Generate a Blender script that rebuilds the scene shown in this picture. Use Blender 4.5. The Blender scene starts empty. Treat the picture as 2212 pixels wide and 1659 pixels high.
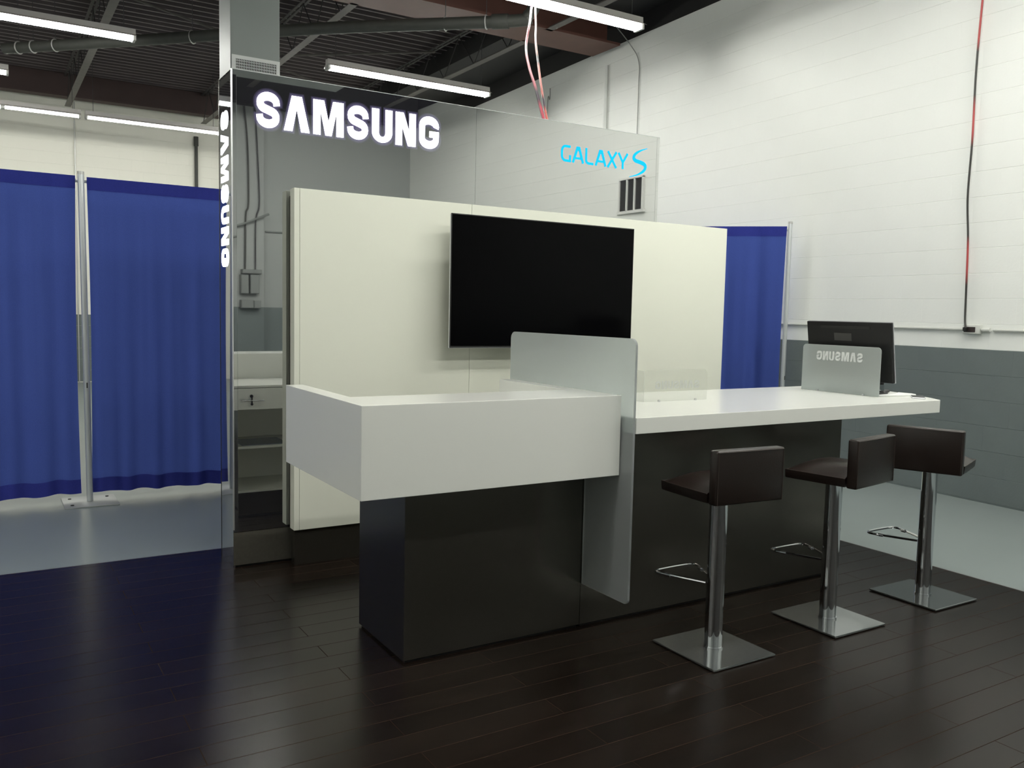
import bpy, bmesh, math, random
from mathutils import Vector, Matrix

random.seed(7)
S = bpy.context.scene
COL = S.collection

# ------------------------------------------------------------------ camera, world, exposure
cd = bpy.data.cameras.new('camera')
cd.sensor_fit = 'HORIZONTAL'
cd.sensor_width = 36.0
cd.lens = 1861.066 / 2212.0 * 36.0
cd.clip_start = 0.05
cd.clip_end = 100
cam = bpy.data.objects.new('camera', cd)
COL.objects.link(cam)
cam.matrix_world = Matrix(((0.85240988, 0.02521987, -0.52226561, -1.48628439),
                           (-0.52241809, 0.08278855, -0.84866094, -3.24383021),
                           (0.02183449, 0.99624797, 0.08374509, 1.5),
                           (0, 0, 0, 1)))
S.camera = cam

w = bpy.data.worlds.new('world')
S.world = w
w.use_nodes = True
w.node_tree.nodes['Background'].inputs[0].default_value = (0.6, 0.65, 0.7, 1)
w.node_tree.nodes['Background'].inputs[1].default_value = 0.05

S.view_settings.view_transform = 'Standard'
S.view_settings.look = 'None'
S.view_settings.exposure = 0.0
S.view_settings.gamma = 1.0
S.view_settings.use_curve_mapping = False
S.cycles.max_bounces = 10
S.cycles.diffuse_bounces = 5
S.cycles.glossy_bounces = 5
S.cycles.transmission_bounces = 6
S.cycles.sample_clamp_indirect = 6.0
LAMP = 90.0            # strength of every fluorescent tube
LAMP_COL = (1.0, 1.0, 0.94)


# ------------------------------------------------------------------ materials
def srgb(r, g, b):
    def f(c):
        c /= 255.0
        return c / 12.92 if c <= 0.04045 else ((c + 0.055) / 1.055) ** 2.4
    return (f(r), f(g), f(b), 1.0)


def mat(name, col, rough=0.5, metal=0.0, spec=0.5, noise=None, bump=None, rand=0.0, coat=0.0):
    """procedural principled material; noise=(scale, amount) varies the colour, bump=(scale, strength)"""
    m = bpy.data.materials.new(name)
    m.use_nodes = True
    nt = m.node_tree
    p = nt.nodes['Principled BSDF']
    p.inputs['Base Color'].default_value = col
    p.inputs['Roughness'].default_value = rough
    p.inputs['Metallic'].default_value = metal
    p.inputs['Specular IOR Level'].default_value = spec
    p.inputs['Coat Weight'].default_value = coat
    tc = nt.nodes.new('ShaderNodeTexCoord')
    src = None
    if noise:
        n = nt.nodes.new('ShaderNodeTexNoise')
        n.inputs['Scale'].default_value = noise[0]
        n.inputs['Detail'].default_value = 5
        nt.links.new(tc.outputs['Object'], n.inputs['Vector'])
        mp = nt.nodes.new('ShaderNodeMapRange')
        mp.inputs['To Min'].default_value = 1 - noise[1]
        mp.inputs['To Max'].default_value = 1 + noise[1]
        nt.links.new(n.outputs['Fac'], mp.inputs['Value'])
        src = mp.outputs['Result']
    if rand:
        oi = nt.nodes.new('ShaderNodeObjectInfo')
        mr = nt.nodes.new('ShaderNodeMapRange')
        mr.inputs['To Min'].default_value = 1 - rand
        mr.inputs['To Max'].default_value = 1 + rand
        nt.links.new(oi.outputs['Random'], mr.inputs['Value'])
        if src:
            mu = nt.nodes.new('ShaderNodeMath')
            mu.operation = 'MULTIPLY'
            nt.links.new(src, mu.inputs[0])
            nt.links.new(mr.outputs['Result'], mu.inputs[1])
            src = mu.outputs[0]
        else:
            src = mr.outputs['Result']
    if src:
        mx = nt.nodes.new('ShaderNodeMix')
        mx.data_type = 'RGBA'
        mx.blend_type = 'MULTIPLY'
        mx.inputs[0].default_value = 1.0
        mx.inputs[6].default_value = col
        nt.links.new(src, mx.inputs[7])
        nt.links.new(mx.outputs[2], p.inputs['Base Color'])
    if bump:
        n = nt.nodes.new('ShaderNodeTexNoise')
        n.inputs['Scale'].default_value = bump[0]
        n.inputs['Detail'].default_value = 4
        nt.links.new(tc.outputs['Object'], n.inputs['Vector'])
        b = nt.nodes.new('ShaderNodeBump')
        b.inputs['Strength'].default_value = bump[1]
        b.inputs['Distance'].default_value = 0.01
        nt.links.new(n.outputs['Fac'], b.inputs['Height'])
        nt.links.new(b.outputs['Normal'], p.inputs['Normal'])
    return m


def emit(name, col, strength):
    m = bpy.data.materials.new(name)
    m.use_nodes = True
    nt = m.node_tree
    nt.nodes.clear()
    e = nt.nodes.new('ShaderNodeEmission')
    e.inputs[0].default_value = (*col[:3], 1)
    e.inputs[1].default_value = strength
    o = nt.nodes.new('ShaderNodeOutputMaterial')
    nt.links.new(e.outputs[0], o.inputs[0])
    return m


def wood(name):
    m = bpy.data.materials.new(name)
    m.use_nodes = True
    nt = m.node_tree
    p = nt.nodes['Principled BSDF']
    tc = nt.nodes.new('ShaderNodeTexCoord')
    oi = nt.nodes.new('ShaderNodeObjectInfo')
    ad = nt.nodes.new('ShaderNodeVectorMath')
    ad.operation = 'ADD'
    sc = nt.nodes.new('ShaderNodeVectorMath')
    sc.operation = 'SCALE'
    sc.inputs[3].default_value = 40
    cb = nt.nodes.new('ShaderNodeCombineXYZ')
    nt.links.new(oi.outputs['Random'], cb.inputs[0])
    nt.links.new(oi.outputs['Random'], cb.inputs[1])
    nt.links.new(cb.outputs[0], sc.inputs[0])
    nt.links.new(tc.outputs['Object'], ad.inputs[0])
    nt.links.new(sc.outputs[0], ad.inputs[1])
    mp = nt.nodes.new('ShaderNodeMapping')
    mp.inputs['Scale'].default_value = (3, 60, 20)
    nt.links.new(ad.outputs[0], mp.inputs['Vector'])
    n = nt.nodes.new('ShaderNodeTexNoise')
    n.inputs['Scale'].default_value = 1.0
    n.inputs['Detail'].default_value = 6
    nt.links.new(mp.outputs[0], n.inputs['Vector'])
    cr = nt.nodes.new('ShaderNodeValToRGB')
    cr.color_ramp.elements[0].position = 0.3
    cr.color_ramp.elements[0].color = (0.0050, 0.0034, 0.0026, 1)
    cr.color_ramp.elements[1].position = 0.75
    cr.color_ramp.elements[1].color = (0.0115, 0.0074, 0.0054, 1)
    nt.links.new(n.outputs['Fac'], cr.inputs[0])
    mr = nt.nodes.new('ShaderNodeMapRange')
    mr.inputs['To Min'].default_value = 0.8
    mr.inputs['To Max'].default_value = 1.25
    nt.links.new(oi.outputs['Random'], mr.inputs['Value'])
    mx = nt.nodes.new('ShaderNodeMix')
    mx.data_type = 'RGBA'
    mx.blend_type = 'MULTIPLY'
    mx.inputs[0].default_value = 1
    nt.links.new(cr.outputs[0], mx.inputs[6])
    nt.links.new(mr.outputs[0], mx.inputs[7])
    nt.links.new(mx.outputs[2], p.inputs['Base Color'])
    p.inputs['Roughness'].default_value = 0.27
    p.inputs['Specular IOR Level'].default_value = 0.21
    b = nt.nodes.new('ShaderNodeBump')
    b.inputs['Strength'].default_value = 0.03
    b.inputs['Distance'].default_value = 0.002
    nt.links.new(n.outputs['Fac'], b.inputs['Height'])
    nt.links.new(b.outputs['Normal'], p.inputs['Normal'])
    return m


def frosted(name, col, dif, trl, gloss_rough, clear, refr=0.0, gloss=1.0):
    """frosted acrylic: diffuse + translucent + rough gloss + a little clear see-through"""
    m = bpy.data.materials.new(name)
    m.use_nodes = True
    nt = m.node_tree
    nt.nodes.clear()
    o = nt.nodes.new('ShaderNodeOutputMaterial')
    d = nt.nodes.new('ShaderNodeBsdfDiffuse')
    d.inputs[0].default_value = tuple(c * dif for c in col[:3]) + (1,)
    t = nt.nodes.new('ShaderNodeBsdfTranslucent')
    t.inputs[0].default_value = tuple(c * trl for c in col[:3]) + (1,)
    a = nt.nodes.new('ShaderNodeAddShader')
    nt.links.new(d.outputs[0], a.inputs[0])
    nt.links.new(t.outputs[0], a.inputs[1])
    tr = nt.nodes.new('ShaderNodeBsdfTransparent')
    tr.inputs[0].default_value = (0.985, 0.99, 0.98, 1)
    rf = nt.nodes.new('ShaderNodeBsdfRefraction')
    rf.inputs['Color'].default_value = (*col[:3], 1)
    rf.inputs['Roughness'].default_value = 0.60
    rf.inputs['IOR'].default_value = 1.25
    m0 = nt.nodes.new('ShaderNodeMixShader')
    m0.inputs[0].default_value = refr
    nt.links.new(a.outputs[0], m0.inputs[1])
    nt.links.new(rf.outputs[0], m0.inputs[2])
    mx = nt.nodes.new('ShaderNodeMixShader')
    mx.inputs[0].default_value = clear
    nt.links.new(m0.outputs[0], mx.inputs[1])
    nt.links.new(tr.outputs[0], mx.inputs[2])
    g = nt.nodes.new('ShaderNodeBsdfGlossy')
    g.inputs['Roughness'].default_value = gloss_rough
    fr = nt.nodes.new('ShaderNodeFresnel')
    fr.inputs[0].default_value = 1.4
    m2 = nt.nodes.new('ShaderNodeMixShader')
    fm = nt.nodes.new('ShaderNodeMath')
    fm.operation = 'MULTIPLY'
    fm.inputs[1].default_value = gloss
    nt.links.new(fr.outputs[0], fm.inputs[0])
    nt.links.new(fm.outputs[0], m2.inputs[0])
    nt.links.new(mx.outputs[0], m2.inputs[1])
    nt.links.new(g.outputs[0], m2.inputs[2])
    nt.links.new(m2.outputs[0], o.inputs[0])
    return m


def mirror(name, refl, dif, rough):
    m = bpy.data.materials.new(name)
    m.use_nodes = True
    nt = m.node_tree
    nt.nodes.clear()
    o = nt.nodes.new('ShaderNodeOutputMaterial')
    d = nt.nodes.new('ShaderNodeBsdfDiffuse')
    d.inputs[0].default_value = (*dif, 1)
    g = nt.nodes.new('ShaderNodeBsdfGlossy')
    g.inputs[0].default_value = (*refl, 1)
    g.inputs['Roughness'].default_value = rough
    a = nt.nodes.new('ShaderNodeAddShader')
    nt.links.new(d.outputs[0], a.inputs[0])
    nt.links.new(g.outputs[0], a.inputs[1])
    nt.links.new(a.outputs[0], o.inputs[0])
    return m


def fabric(name, col, trl):
    m = bpy.data.materials.new(name)
    m.use_nodes = True
    nt = m.node_tree
    nt.nodes.clear()
    o = nt.nodes.new('ShaderNodeOutputMaterial')
    tc = nt.nodes.new('ShaderNodeTexCoord')
    n = nt.nodes.new('ShaderNodeTexNoise')
    n.inputs['Scale'].default_value = 240
    nt.links.new(tc.outputs['Object'], n.inputs['Vector'])
    mr = nt.nodes.new('ShaderNodeMapRange')
    mr.inputs['To Min'].default_value = 0.8
    mr.inputs['To Max'].default_value = 1.2
    nt.links.new(n.outputs['Fac'], mr.inputs['Value'])
    mx = nt.nodes.new('ShaderNodeMix')
    mx.data_type = 'RGBA'
    mx.blend_type = 'MULTIPLY'
    mx.inputs[0].default_value = 1
    mx.inputs[6].default_value = col
    nt.links.new(mr.outputs[0], mx.inputs[7])
    d = nt.nodes.new('ShaderNodeBsdfDiffuse')
    t = nt.nodes.new('ShaderNodeBsdfTranslucent')
    nt.links.new(mx.outputs[2], d.inputs[0])
    nt.links.new(mx.outputs[2], t.inputs[0])
    mi = nt.nodes.new('ShaderNodeMixShader')
    mi.inputs[0].default_value = trl
    nt.links.new(d.outputs[0], mi.inputs[1])
    nt.links.new(t.outputs[0], mi.inputs[2])
    nt.links.new(mi.outputs[0], o.inputs[0])
    return m


def banded(name, ca, cb, scale):
    """cable jacket that changes colour along its length"""
    m = bpy.data.materials.new(name)
    m.use_nodes = True
    nt = m.node_tree
    p = nt.nodes['Principled BSDF']
    tc = nt.nodes.new('ShaderNodeTexCoord')
    mp = nt.nodes.new('ShaderNodeMapping')
    mp.inputs['Scale'].default_value = (0, 0, scale)
    n = nt.nodes.new('ShaderNodeTexNoise')
    n.inputs['Scale'].default_value = 1.0
    n.inputs['Detail'].default_value = 0
    cr = nt.nodes.new('ShaderNodeValToRGB')
    cr.color_ramp.elements[0].position = 0.49
    cr.color_ramp.elements[0].color = ca
    cr.color_ramp.elements[1].position = 0.56
    cr.color_ramp.elements[1].color = cb
    nt.links.new(tc.outputs['Object'], mp.inputs['Vector'])
    nt.links.new(mp.outputs[0], n.inputs['Vector'])
    nt.links.new(n.outputs['Fac'], cr.inputs[0])
    nt.links.new(cr.outputs[0], p.inputs['Base Color'])
    p.inputs['Roughness'].default_value = 0.5
    return m


M = {}
M['wall_white'] = mat('white_block_paint', (0.85, 0.865, 0.825, 1), 0.55, noise=(1.2, 0.03), bump=(45, 0.10))
M['wall_grey'] = mat('grey_block_paint', (0.125, 0.150, 0.148, 1), 0.5, noise=(6, 0.08), bump=(60, 0.14))
M['wall_front'] = mat('dimmed_white_block_paint', (0.33, 0.345, 0.335, 1), 0.6, noise=(1.2, 0.03))  # white paint darkened to imitate dim light on the front wall
M['wall_cream'] = mat('cream_wall_paint', (0.80, 0.79, 0.70, 1), 0.6, noise=(0.8, 0.03))
M['concrete'] = mat('grey_floor_paint', (0.235, 0.270, 0.262, 1), 0.28, noise=(1.5, 0.08), bump=(6, 0.03), spec=0.45)
M['deck'] = mat('dark_roof_deck', (0.058, 0.044, 0.045, 1), 0.6, noise=(3, 0.2))
M['joist'] = mat('dusty_steel', (0.115, 0.105, 0.095, 1), 0.6, noise=(8, 0.25))
M['dark_steel'] = mat('dark_steel', (0.012, 0.011, 0.012, 1), 0.7)
M['red_oxide'] = mat('red_oxide_steel', (0.105, 0.042, 0.030, 1), 0.6, noise=(4, 0.2))
M['brown_steel'] = mat('brown_primer_steel', (0.062, 0.038, 0.035, 1), 0.65, noise=(4, 0.15))
M['plank'] = wood('dark_brown_wood')
M['plank_gap'] = mat('plank_gap_brown', (0.034, 0.020, 0.014, 1), 0.8, spec=0.03)
M['edge_trim'] = mat('reddish_edge', (0.028, 0.012, 0.011, 1), 0.4)
M['white_gloss'] = mat('white_solid_surface', (0.80, 0.81, 0.76, 1), 0.20, noise=(3, 0.01), spec=0.3)
M['white_panel'] = mat('white_laminate', (0.74, 0.75, 0.65, 1), 0.35, noise=(2, 0.012))
M['white_in'] = mat('white_cabinet_lining', (0.62, 0.63, 0.56, 1), 0.45)
M['dark_metal'] = mat('dark_brushed_metal', (0.13, 0.120, 0.103, 1), 0.27, metal=0.9, noise=(30, 0.08))
M['kick'] = mat('grey_brushed_kick', (0.16, 0.15, 0.125, 1), 0.4, metal=0.7, noise=(60, 0.15))
M['black'] = mat('matt_black', (0.006, 0.006, 0.006, 1), 0.6)
M['mirror'] = mirror('smoked_mirror', (0.60, 0.61, 0.60), (0.010, 0.010, 0.013), 0.012)
M['mirror_side'] = mirror('smoked_mirror_side', (0.60, 0.61, 0.64), (0.008, 0.008, 0.010), 0.02)
M['bright_trim'] = mat('bright_metal_trim', (0.75, 0.75, 0.76, 1), 0.3, metal=0.8)
M['chrome'] = mat('chrome', (0.62, 0.63, 0.65, 1), 0.06, metal=1.0)
M['chrome_base'] = mat('polished_steel_plate', (0.36, 0.38, 0.375, 1), 0.08, metal=0.86)
M['silver'] = mat('silver_bezel', (0.72, 0.73, 0.74, 1), 0.35, metal=0.6)
M['screen'] = mat('black_glass_screen', (0.0012, 0.0012, 0.0015, 1), 0.14, spec=0.05)
M['leather'] = mat('dark_brown_leather', (0.0125, 0.0078, 0.0062, 1), 0.30, bump=(160, 0.06), spec=0.42)
M['seam'] = mat('leather_seam', (0.03, 0.02, 0.016, 1), 0.5)
M['frost_screen'] = frosted('frosted_glass_screen', (0.96, 0.995, 1.0), 0.85, 0.15, 0.45, 0.0, 0.79, gloss=0.7)
M['frost_sign'] = frosted('frosted_acrylic_sign', (0.90, 0.95, 0.93), 0.55, 0.35, 0.30, 0.0, 0.45)
M['clear_sign'] = frosted('satin_clear_acrylic', (0.96, 0.98, 0.92), 0.40, 0.58, 0.25, 0.90, gloss=0.35)
M['sign_text'] = mat('etched_white', (0.66, 0.68, 0.67, 1), 0.6)
M['clear_text'] = frosted('etched_clear', (0.98, 1.0, 0.97), 0.55, 0.40, 0.4, 0.55)
M['drape'] = fabric('blue_drape', (0.062, 0.098, 0.36, 1), 0.42)
M['drape_hem'] = fabric('blue_drape_hem', (0.034, 0.044, 0.25, 1), 0.08)
M['pole'] = mat('brushed_aluminium', (0.62, 0.65, 0.66, 1), 0.35, metal=0.55)
M['pole_base'] = mat('grey_steel_plate', (0.42, 0.44, 0.43, 1), 0.5, metal=0.3)
M['duct'] = mat('grey_sheet_duct', (0.19, 0.215, 0.205, 1), 0.5, noise=(2, 0.08))
M['grille'] = mat('white_grille', (0.55, 0.57, 0.55, 1), 0.5)
M['pipe'] = mat('dark_dusty_pipe', (0.05, 0.052, 0.045, 1), 0.6, noise=(9, 0.25))
M['hanger'] = mat('zinc_hanger', (0.55, 0.55, 0.53, 1), 0.4, metal=0.6)
M['tube_far'] = emit('dimmer_fluorescent_tube', LAMP_COL, LAMP * 0.42)  # weaker far tubes, so the back wall does not burn out
M['housing'] = mat('white_enamel_housing', (0.62, 0.60, 0.57, 1), 0.45)
M['tube'] = emit('fluorescent_tube', LAMP_COL, LAMP)
M['socket'] = mat('white_socket', (0.5, 0.5, 0.48, 1), 0.5)
M['letter_white'] = emit('lit_white_letter', (0.97, 0.96, 1.0), 5.0)
M['letter_halo'] = emit('painted_violet_bloom', (0.60, 0.52, 1.0), 0.026)  # painted stand-in for lens bloom, added over the mirror
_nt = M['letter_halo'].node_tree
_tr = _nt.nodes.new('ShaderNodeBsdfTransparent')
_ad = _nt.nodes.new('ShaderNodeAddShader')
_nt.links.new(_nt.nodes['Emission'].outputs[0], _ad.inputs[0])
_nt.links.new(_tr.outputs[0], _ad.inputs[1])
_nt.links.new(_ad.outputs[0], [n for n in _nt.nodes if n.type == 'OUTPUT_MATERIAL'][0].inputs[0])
M['letter_cyan'] = emit('lit_cyan_letter', (0.01, 0.52, 1.0), 1.35)
M['monitor'] = mat('black_monitor_plastic', (0.007, 0.0065, 0.0075, 1), 0.4, spec=0.3)
M['monitor_vent'] = mat('black_vent', (0.004, 0.004, 0.004, 1), 0.6)
M['sticker'] = mat('dark_grey_sticker', (0.035, 0.034, 0.034, 1), 0.4)
M['paper'] = mat('white_paper', (0.78, 0.79, 0.77, 1), 0.5)
M['blue_paper'] = mat('blue_grey_sheet', (0.10, 0.14, 0.19, 1), 0.25)
M['plastic'] = frosted('plastic_sheeting', (0.92, 0.95, 0.97), 0.35, 0.35, 0.2, 0.3)
M['conduit'] = mat('painted_conduit', (0.62, 0.63, 0.59, 1), 0.5)
M['box_grey'] = mat('grey_steel_box', (0.20, 0.215, 0.205, 1), 0.45)
M['dark_hole'] = mat('dark_socket_face', (0.02, 0.012, 0.012, 1), 0.5)
M['cable_wall'] = banded('black_and_red_cable', (0.02, 0.018, 0.016, 1), (0.40, 0.05, 0.05, 1), 1.3)
M['cable_red'] = banded('red_and_black_cord', (0.62, 0.10, 0.14, 1), (0.05, 0.03, 0.05, 1), 2.2)
M['cable_pink'] = banded('salmon_and_black_cord', (0.75, 0.22, 0.18, 1), (0.05, 0.03, 0.05, 1), 2.6)
M['wall_wire'] = mat('grey_wall_wire', (0.30, 0.31, 0.29, 1), 0.6)
M['joist_dark'] = mat('dark_joist_web', (0.030, 0.028, 0.028, 1), 0.7)
M['lips'] = mat('pale_deck_lip', (0.24, 0.205, 0.205, 1), 0.6, noise=(5, 0.3))
M['wire'] = mat('thin_dark_wire', (0.05, 0.05, 0.05, 1), 0.6)
M['glass_dark'] = mat('dark_window_glass', (0.02, 0.02, 0.017, 1), 0.1)
M['frame_white'] = mat('white_window_frame', (0.75, 0.75, 0.72, 1), 0.5)


# ------------------------------------------------------------------ mesh helpers
class MB:
    def __init__(self):
        self.bm = bmesh.new()

    def merge(self, other):
        me = bpy.data.meshes.new('t')
        other.to_mesh(me)
        other.free()
        self.bm.from_mesh(me)
        bpy.data.meshes.remove(me)
        return self

    def box(self, x0, x1, y0, y1, z0, z1, bev=0.0, seg=2):
        b = bmesh.new()
        bmesh.ops.create_cube(b, size=1.0)
        for v in b.verts:
            v.co = ((x0 + x1) / 2 + v.co.x * (x1 - x0), (y0 + y1) / 2 + v.co.y * (y1 - y0), (z0 + z1) / 2 + v.co.z * (z1 - z0))
        if bev:
            bmesh.ops.bevel(b, geom=b.edges[:], offset=bev, segments=seg, affect='EDGES', profile=0.5)
        return self.merge(b)

    def prism(self, pts, axis, lo, hi, bev=0.0, seg=2):
        b = bmesh.new()
        def P(p, h):
            return {'z': (p[0], p[1], h), 'x': (h, p[0], p[1]), 'y': (p[0], h, p[1])}[axis]
        a = [b.verts.new(P(p, lo)) for p in pts]
        c = [b.verts.new(P(p, hi)) for p in pts]
        n = len(pts)
        b.faces.new(a)
        b.faces.new(c[::-1])
        for i in range(n):
            b.faces.new((a[i], c[i], c[(i + 1) % n], a[(i + 1) % n]))
        bmesh.ops.recalc_face_normals(b, faces=b.faces)
        if bev:
            bmesh.ops.bevel(b, geom=b.edges[:], offset=bev, segments=seg, affect='EDGES', profile=0.5)
        return self.merge(b)

    def quad(self, *pts):
        self.bm.faces.new([self.bm.verts.new(p) for p in pts])
        return self

    def cyl(self, p0, p1, r, seg=16, r2=None):
        b = bmesh.new()
        p0, p1 = Vector(p0), Vector(p1)
        d = p1 - p0
        bmesh.ops.create_cone(b, cap_ends=True, segments=seg, radius1=r, radius2=r if r2 is None else r2, depth=d.length)
        q = d.to_track_quat('Z', 'Y').to_matrix().to_4x4()
        bmesh.ops.transform(b, matrix=Matrix.Translation((p0 + p1) / 2) @ q, verts=b.verts)
        return self.merge(b)

    def tube(self, path, r, seg=8, closed=False):
        path = [Vector(p) for p in path]
        n = len(path)
        rings = []
        up = None
        for i, p in enumerate(path):
            a = path[(i - 1) % n] if (closed or i) else path[i]
            c = path[(i + 1) % n] if (closed or i < n - 1) else path[i]
            t = (c - a).normalized()
            if up is None:
                up = Vector((0, 0, 1)) if abs(t.z) < 0.9 else Vector((1, 0, 0))
            s = t.cross(up).normalized()
            up = s.cross(t).normalized()
            rings.append([self.bm.verts.new(p + r * (math.cos(k * 2 * math.pi / seg) * s + math.sin(k * 2 * math.pi / seg) * up)) for k in range(seg)])
        for i in range(n if closed else n - 1):
            A, B = rings[i], rings[(i + 1) % n]
            for k in range(seg):
                self.bm.faces.new((A[k], A[(k + 1) % seg], B[(k + 1) % seg], B[k]))
        if not closed:
            self.bm.faces.new(rings[0][::-1])
            self.bm.faces.new(rings[-1])
        return self

    def xf(self, m):
        bmesh.ops.transform(self.bm, matrix=m, verts=self.bm.verts)
        return self


def tag(o, label=None, cat=None, group=None, kind=None):
    if label:
        o['label'] = label
    if cat:
        o['category'] = cat
    if group:
        o['group'] = group
    if kind:
        o['kind'] = kind
    return o


WORLD = {}          # world location of every object made (no rotations except where stated)


def obj(name, mb, m, parent=None, smooth=False, label=None):
    """links the bmesh (world coordinates) as ONE object whose origin is the middle of its underside"""
    bm = mb.bm
    bmesh.ops.recalc_face_normals(bm, faces=bm.faces)
    xs = [v.co.x for v in bm.verts]
    ys = [v.co.y for v in bm.verts]
    zs = [v.co.z for v in bm.verts]
    piv = Vector(((min(xs) + max(xs)) / 2, (min(ys) + max(ys)) / 2, min(zs)))
    bmesh.ops.translate(bm, vec=-piv, verts=bm.verts)
    me = bpy.data.meshes.new(name)
    bm.to_mesh(me)
    bm.free()
    me.materials.append(m)
    if smooth:
        for p in me.polygons:
            p.use_smooth = True
        if smooth != 'all':
            me.set_sharp_from_angle(angle=math.radians(38))
    o = bpy.data.objects.new(name, me)
    COL.objects.link(o)
    if parent is not None:
        o.parent = parent
        o.location = piv - WORLD[parent.name]
    else:
        o.location = piv
    WORLD[o.name] = piv
    if label:
        o['label'] = label
    return o


def thing(name, loc, label=None, cat=None, group=None, parent=None):
    o = bpy.data.objects.new(name, None)
    o.empty_display_size = 0.1
    COL.objects.link(o)
    loc = Vector(loc)
    if parent is not None:
        o.parent = parent
        o.location = loc - WORLD[parent.name]
    else:
        o.location = loc
    WORLD[o.name] = loc
    return tag(o, label, cat, group)


def inst(src, parent, world):
    """another object on the same mesh data"""
    o = src.copy()
    COL.objects.link(o)
    o.parent = parent
    o.location = Vector(world) - (WORLD[parent.name] if parent else Vector())
    WORLD[o.name] = Vector(world)
    return o


def smooth_path(pts, n=8):
    """Catmull-Rom through the points"""
    P = [Vector(p) for p in pts]
    P = [2 * P[0] - P[1]] + P + [2 * P[-1] - P[-2]]
    out = []
    for i in range(1, len(P) - 2):
        a, b, c, d = P[i - 1:i + 3]
        for k in range(n):
            t = k / n
            out.append(0.5 * ((2 * b) + (c - a) * t + (2 * a - 5 * b + 4 * c - d) * t * t + (3 * b - a - 3 * c + d) * t ** 3))
    out.append(P[-2])
    return out


# ------------------------------------------------------------------ room
WX, WA = 5.593, 0.039                 # right wall: x = WX + WA*y
CH = 0.2115                           # block course height
FZ = -0.012                           # concrete lies a plank's thickness below the platform
YB, YF, XL = 14.9, -8.1, -7.0
ZT = 5.6


def wallx(y, off=0.0):
    return WX + WA * y - off


fl = obj('floor', MB().prism([(XL - .2, YF - .2), (wallx(YF) + .2, YF - .2), (wallx(YB) + .2, YB + .2), (XL - .2, YB + .2)], 'z', FZ - 0.2, FZ), M['concrete'])
tag(fl, kind='structure')

# right wall: backing of mortar, blocks proud of it
ang = -math.atan(WA)
wr = MB().box(0.0025, 0.25, YF - 0.1, YB + 0.1, 6 * CH, 24 * CH - 0.1)
me = bpy.data.meshes.new('wall_right')
bmesh.ops.recalc_face_normals(wr.bm, faces=wr.bm.faces)
wr.bm.to_mesh(me)
me.materials.append(M['wall_white'])
wall_right = bpy.data.objects.new('wall_right', me)
COL.objects.link(wall_right)
wall_right.location = (WX, 0, 0)
wall_right.rotation_euler = (0, 0, ang)
WORLD[wall_right.name] = Vector((0, 0, 0))
tag(wall_right, kind='structure')


mm = bpy.data.meshes.new('grey_backing')
gbk = MB().box(0.0022, 0.25, YF - 0.1, YB + 0.1, FZ, 6 * CH)
bmesh.ops.recalc_face_normals(gbk.bm, faces=gbk.bm.faces)
gbk.bm.to_mesh(mm)
mm.materials.append(M['wall_grey'])
o = bpy.data.objects.new('grey_backing', mm)
COL.objects.link(o)
o.parent = wall_right


def block_mesh(name, ln, m):
    """block face with sloped arrises; local: face at x=0 looking to -x, body to +x, origin low end"""
    b = bmesh.new()
    g, c, dp = 0.0006, 0.0022, 0.0026
    y0, y1, z0, z1 = 0.0, ln, g, CH - g
    back = [b.verts.new((dp, y, z)) for y, z in ((y0, z0), (y1, z0), (y1, z1), (y0, z1))]
    frnt = [b.verts.new((0, y, z)) for y, z in ((y0 + c * .12, z0 + c), (y1 - c * .12, z0 + c), (y1 - c * .12, z1 - c), (y0 + c * .12, z1 - c))]
    b.faces.new(frnt)
    for i in range(4):
        b.faces.new((back[i], back[(i + 1) % 4], frnt[(i + 1) % 4], frnt[i]))
    bmesh.ops.recalc_face_normals(b, faces=b.faces)
    for f in b.faces:
        if f.calc_center_median().x < 1e-5 and f.normal.x > 0:
            f.normal_flip()
    mm = bpy.data.meshes.new(name)
    b.to_mesh(mm)
    b.free()
    mm.materials.append(m)
    return mm


BL = 2 * CH
NC = 24
meshes = {}
far = {True: bmesh.new(), False: bmesh.new()}
for r in range(NC):
    grey = r < 6
    zt = r * CH
    y = YF + (BL / 2 if r % 2 else 0.0)
    if r % 2:
        segs = [(YF, BL / 2)]
    else:
        segs = []
    while y < YB:
        segs.append((y, min(BL, YB - y)))
        y += BL
    for (ys, ln) in segs:
        if ln < 0.02:
            continue
        key = (round(ln, 3), grey)
        if key not in meshes:
            meshes[key] = block_mesh('block', ln, M['wall_grey'] if grey else M['wall_white'])
        if 0.15 < ys < 5.15:
            o = bpy.data.objects.new('block', meshes[key])
            COL.objects.link(o)
            o.parent = wall_right
            o.location = (0, ys, zt)
        else:
            nb = len(far[grey].verts)
            far[grey].from_mesh(meshes[key])
            far[grey].verts.ensure_lookup_table()
            for v in far[grey].verts[nb:]:
                v.co += Vector((0, ys, zt))
for grey in (True, False):
    mm = bpy.data.meshes.new('far_blocks')
    far[grey].to_mesh(mm)
    far[grey].free()
    mm.materials.append(M['wall_grey'] if grey else M['wall_white'])
    o = bpy.data.objects.new('far_blocks', mm)
    COL.objects.link(o)
    o.parent = wall_right
    o['kind'] = 'stuff'
# dark band between the top of the blocks and the roof deck
o = obj('dark_ledger', MB().prism([(wallx(YF, -0.02), YF), (wallx(YB, -0.02), YB), (wallx(YB, -0.3), YB), (wallx(YF, -0.3), YF)], 'z', 24 * CH - 0.19, ZT + 0.2), M['dark_steel'])
o.name = 'trim_1'
tag(o, kind='structure')
# sloping dark soffit seen between wall and deck
o = obj('trim_2', MB().box(4.9, 6.4, YF, YB, 5.35, ZT + .02), M['dark_steel'])
tag(o, kind='structure')

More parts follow.
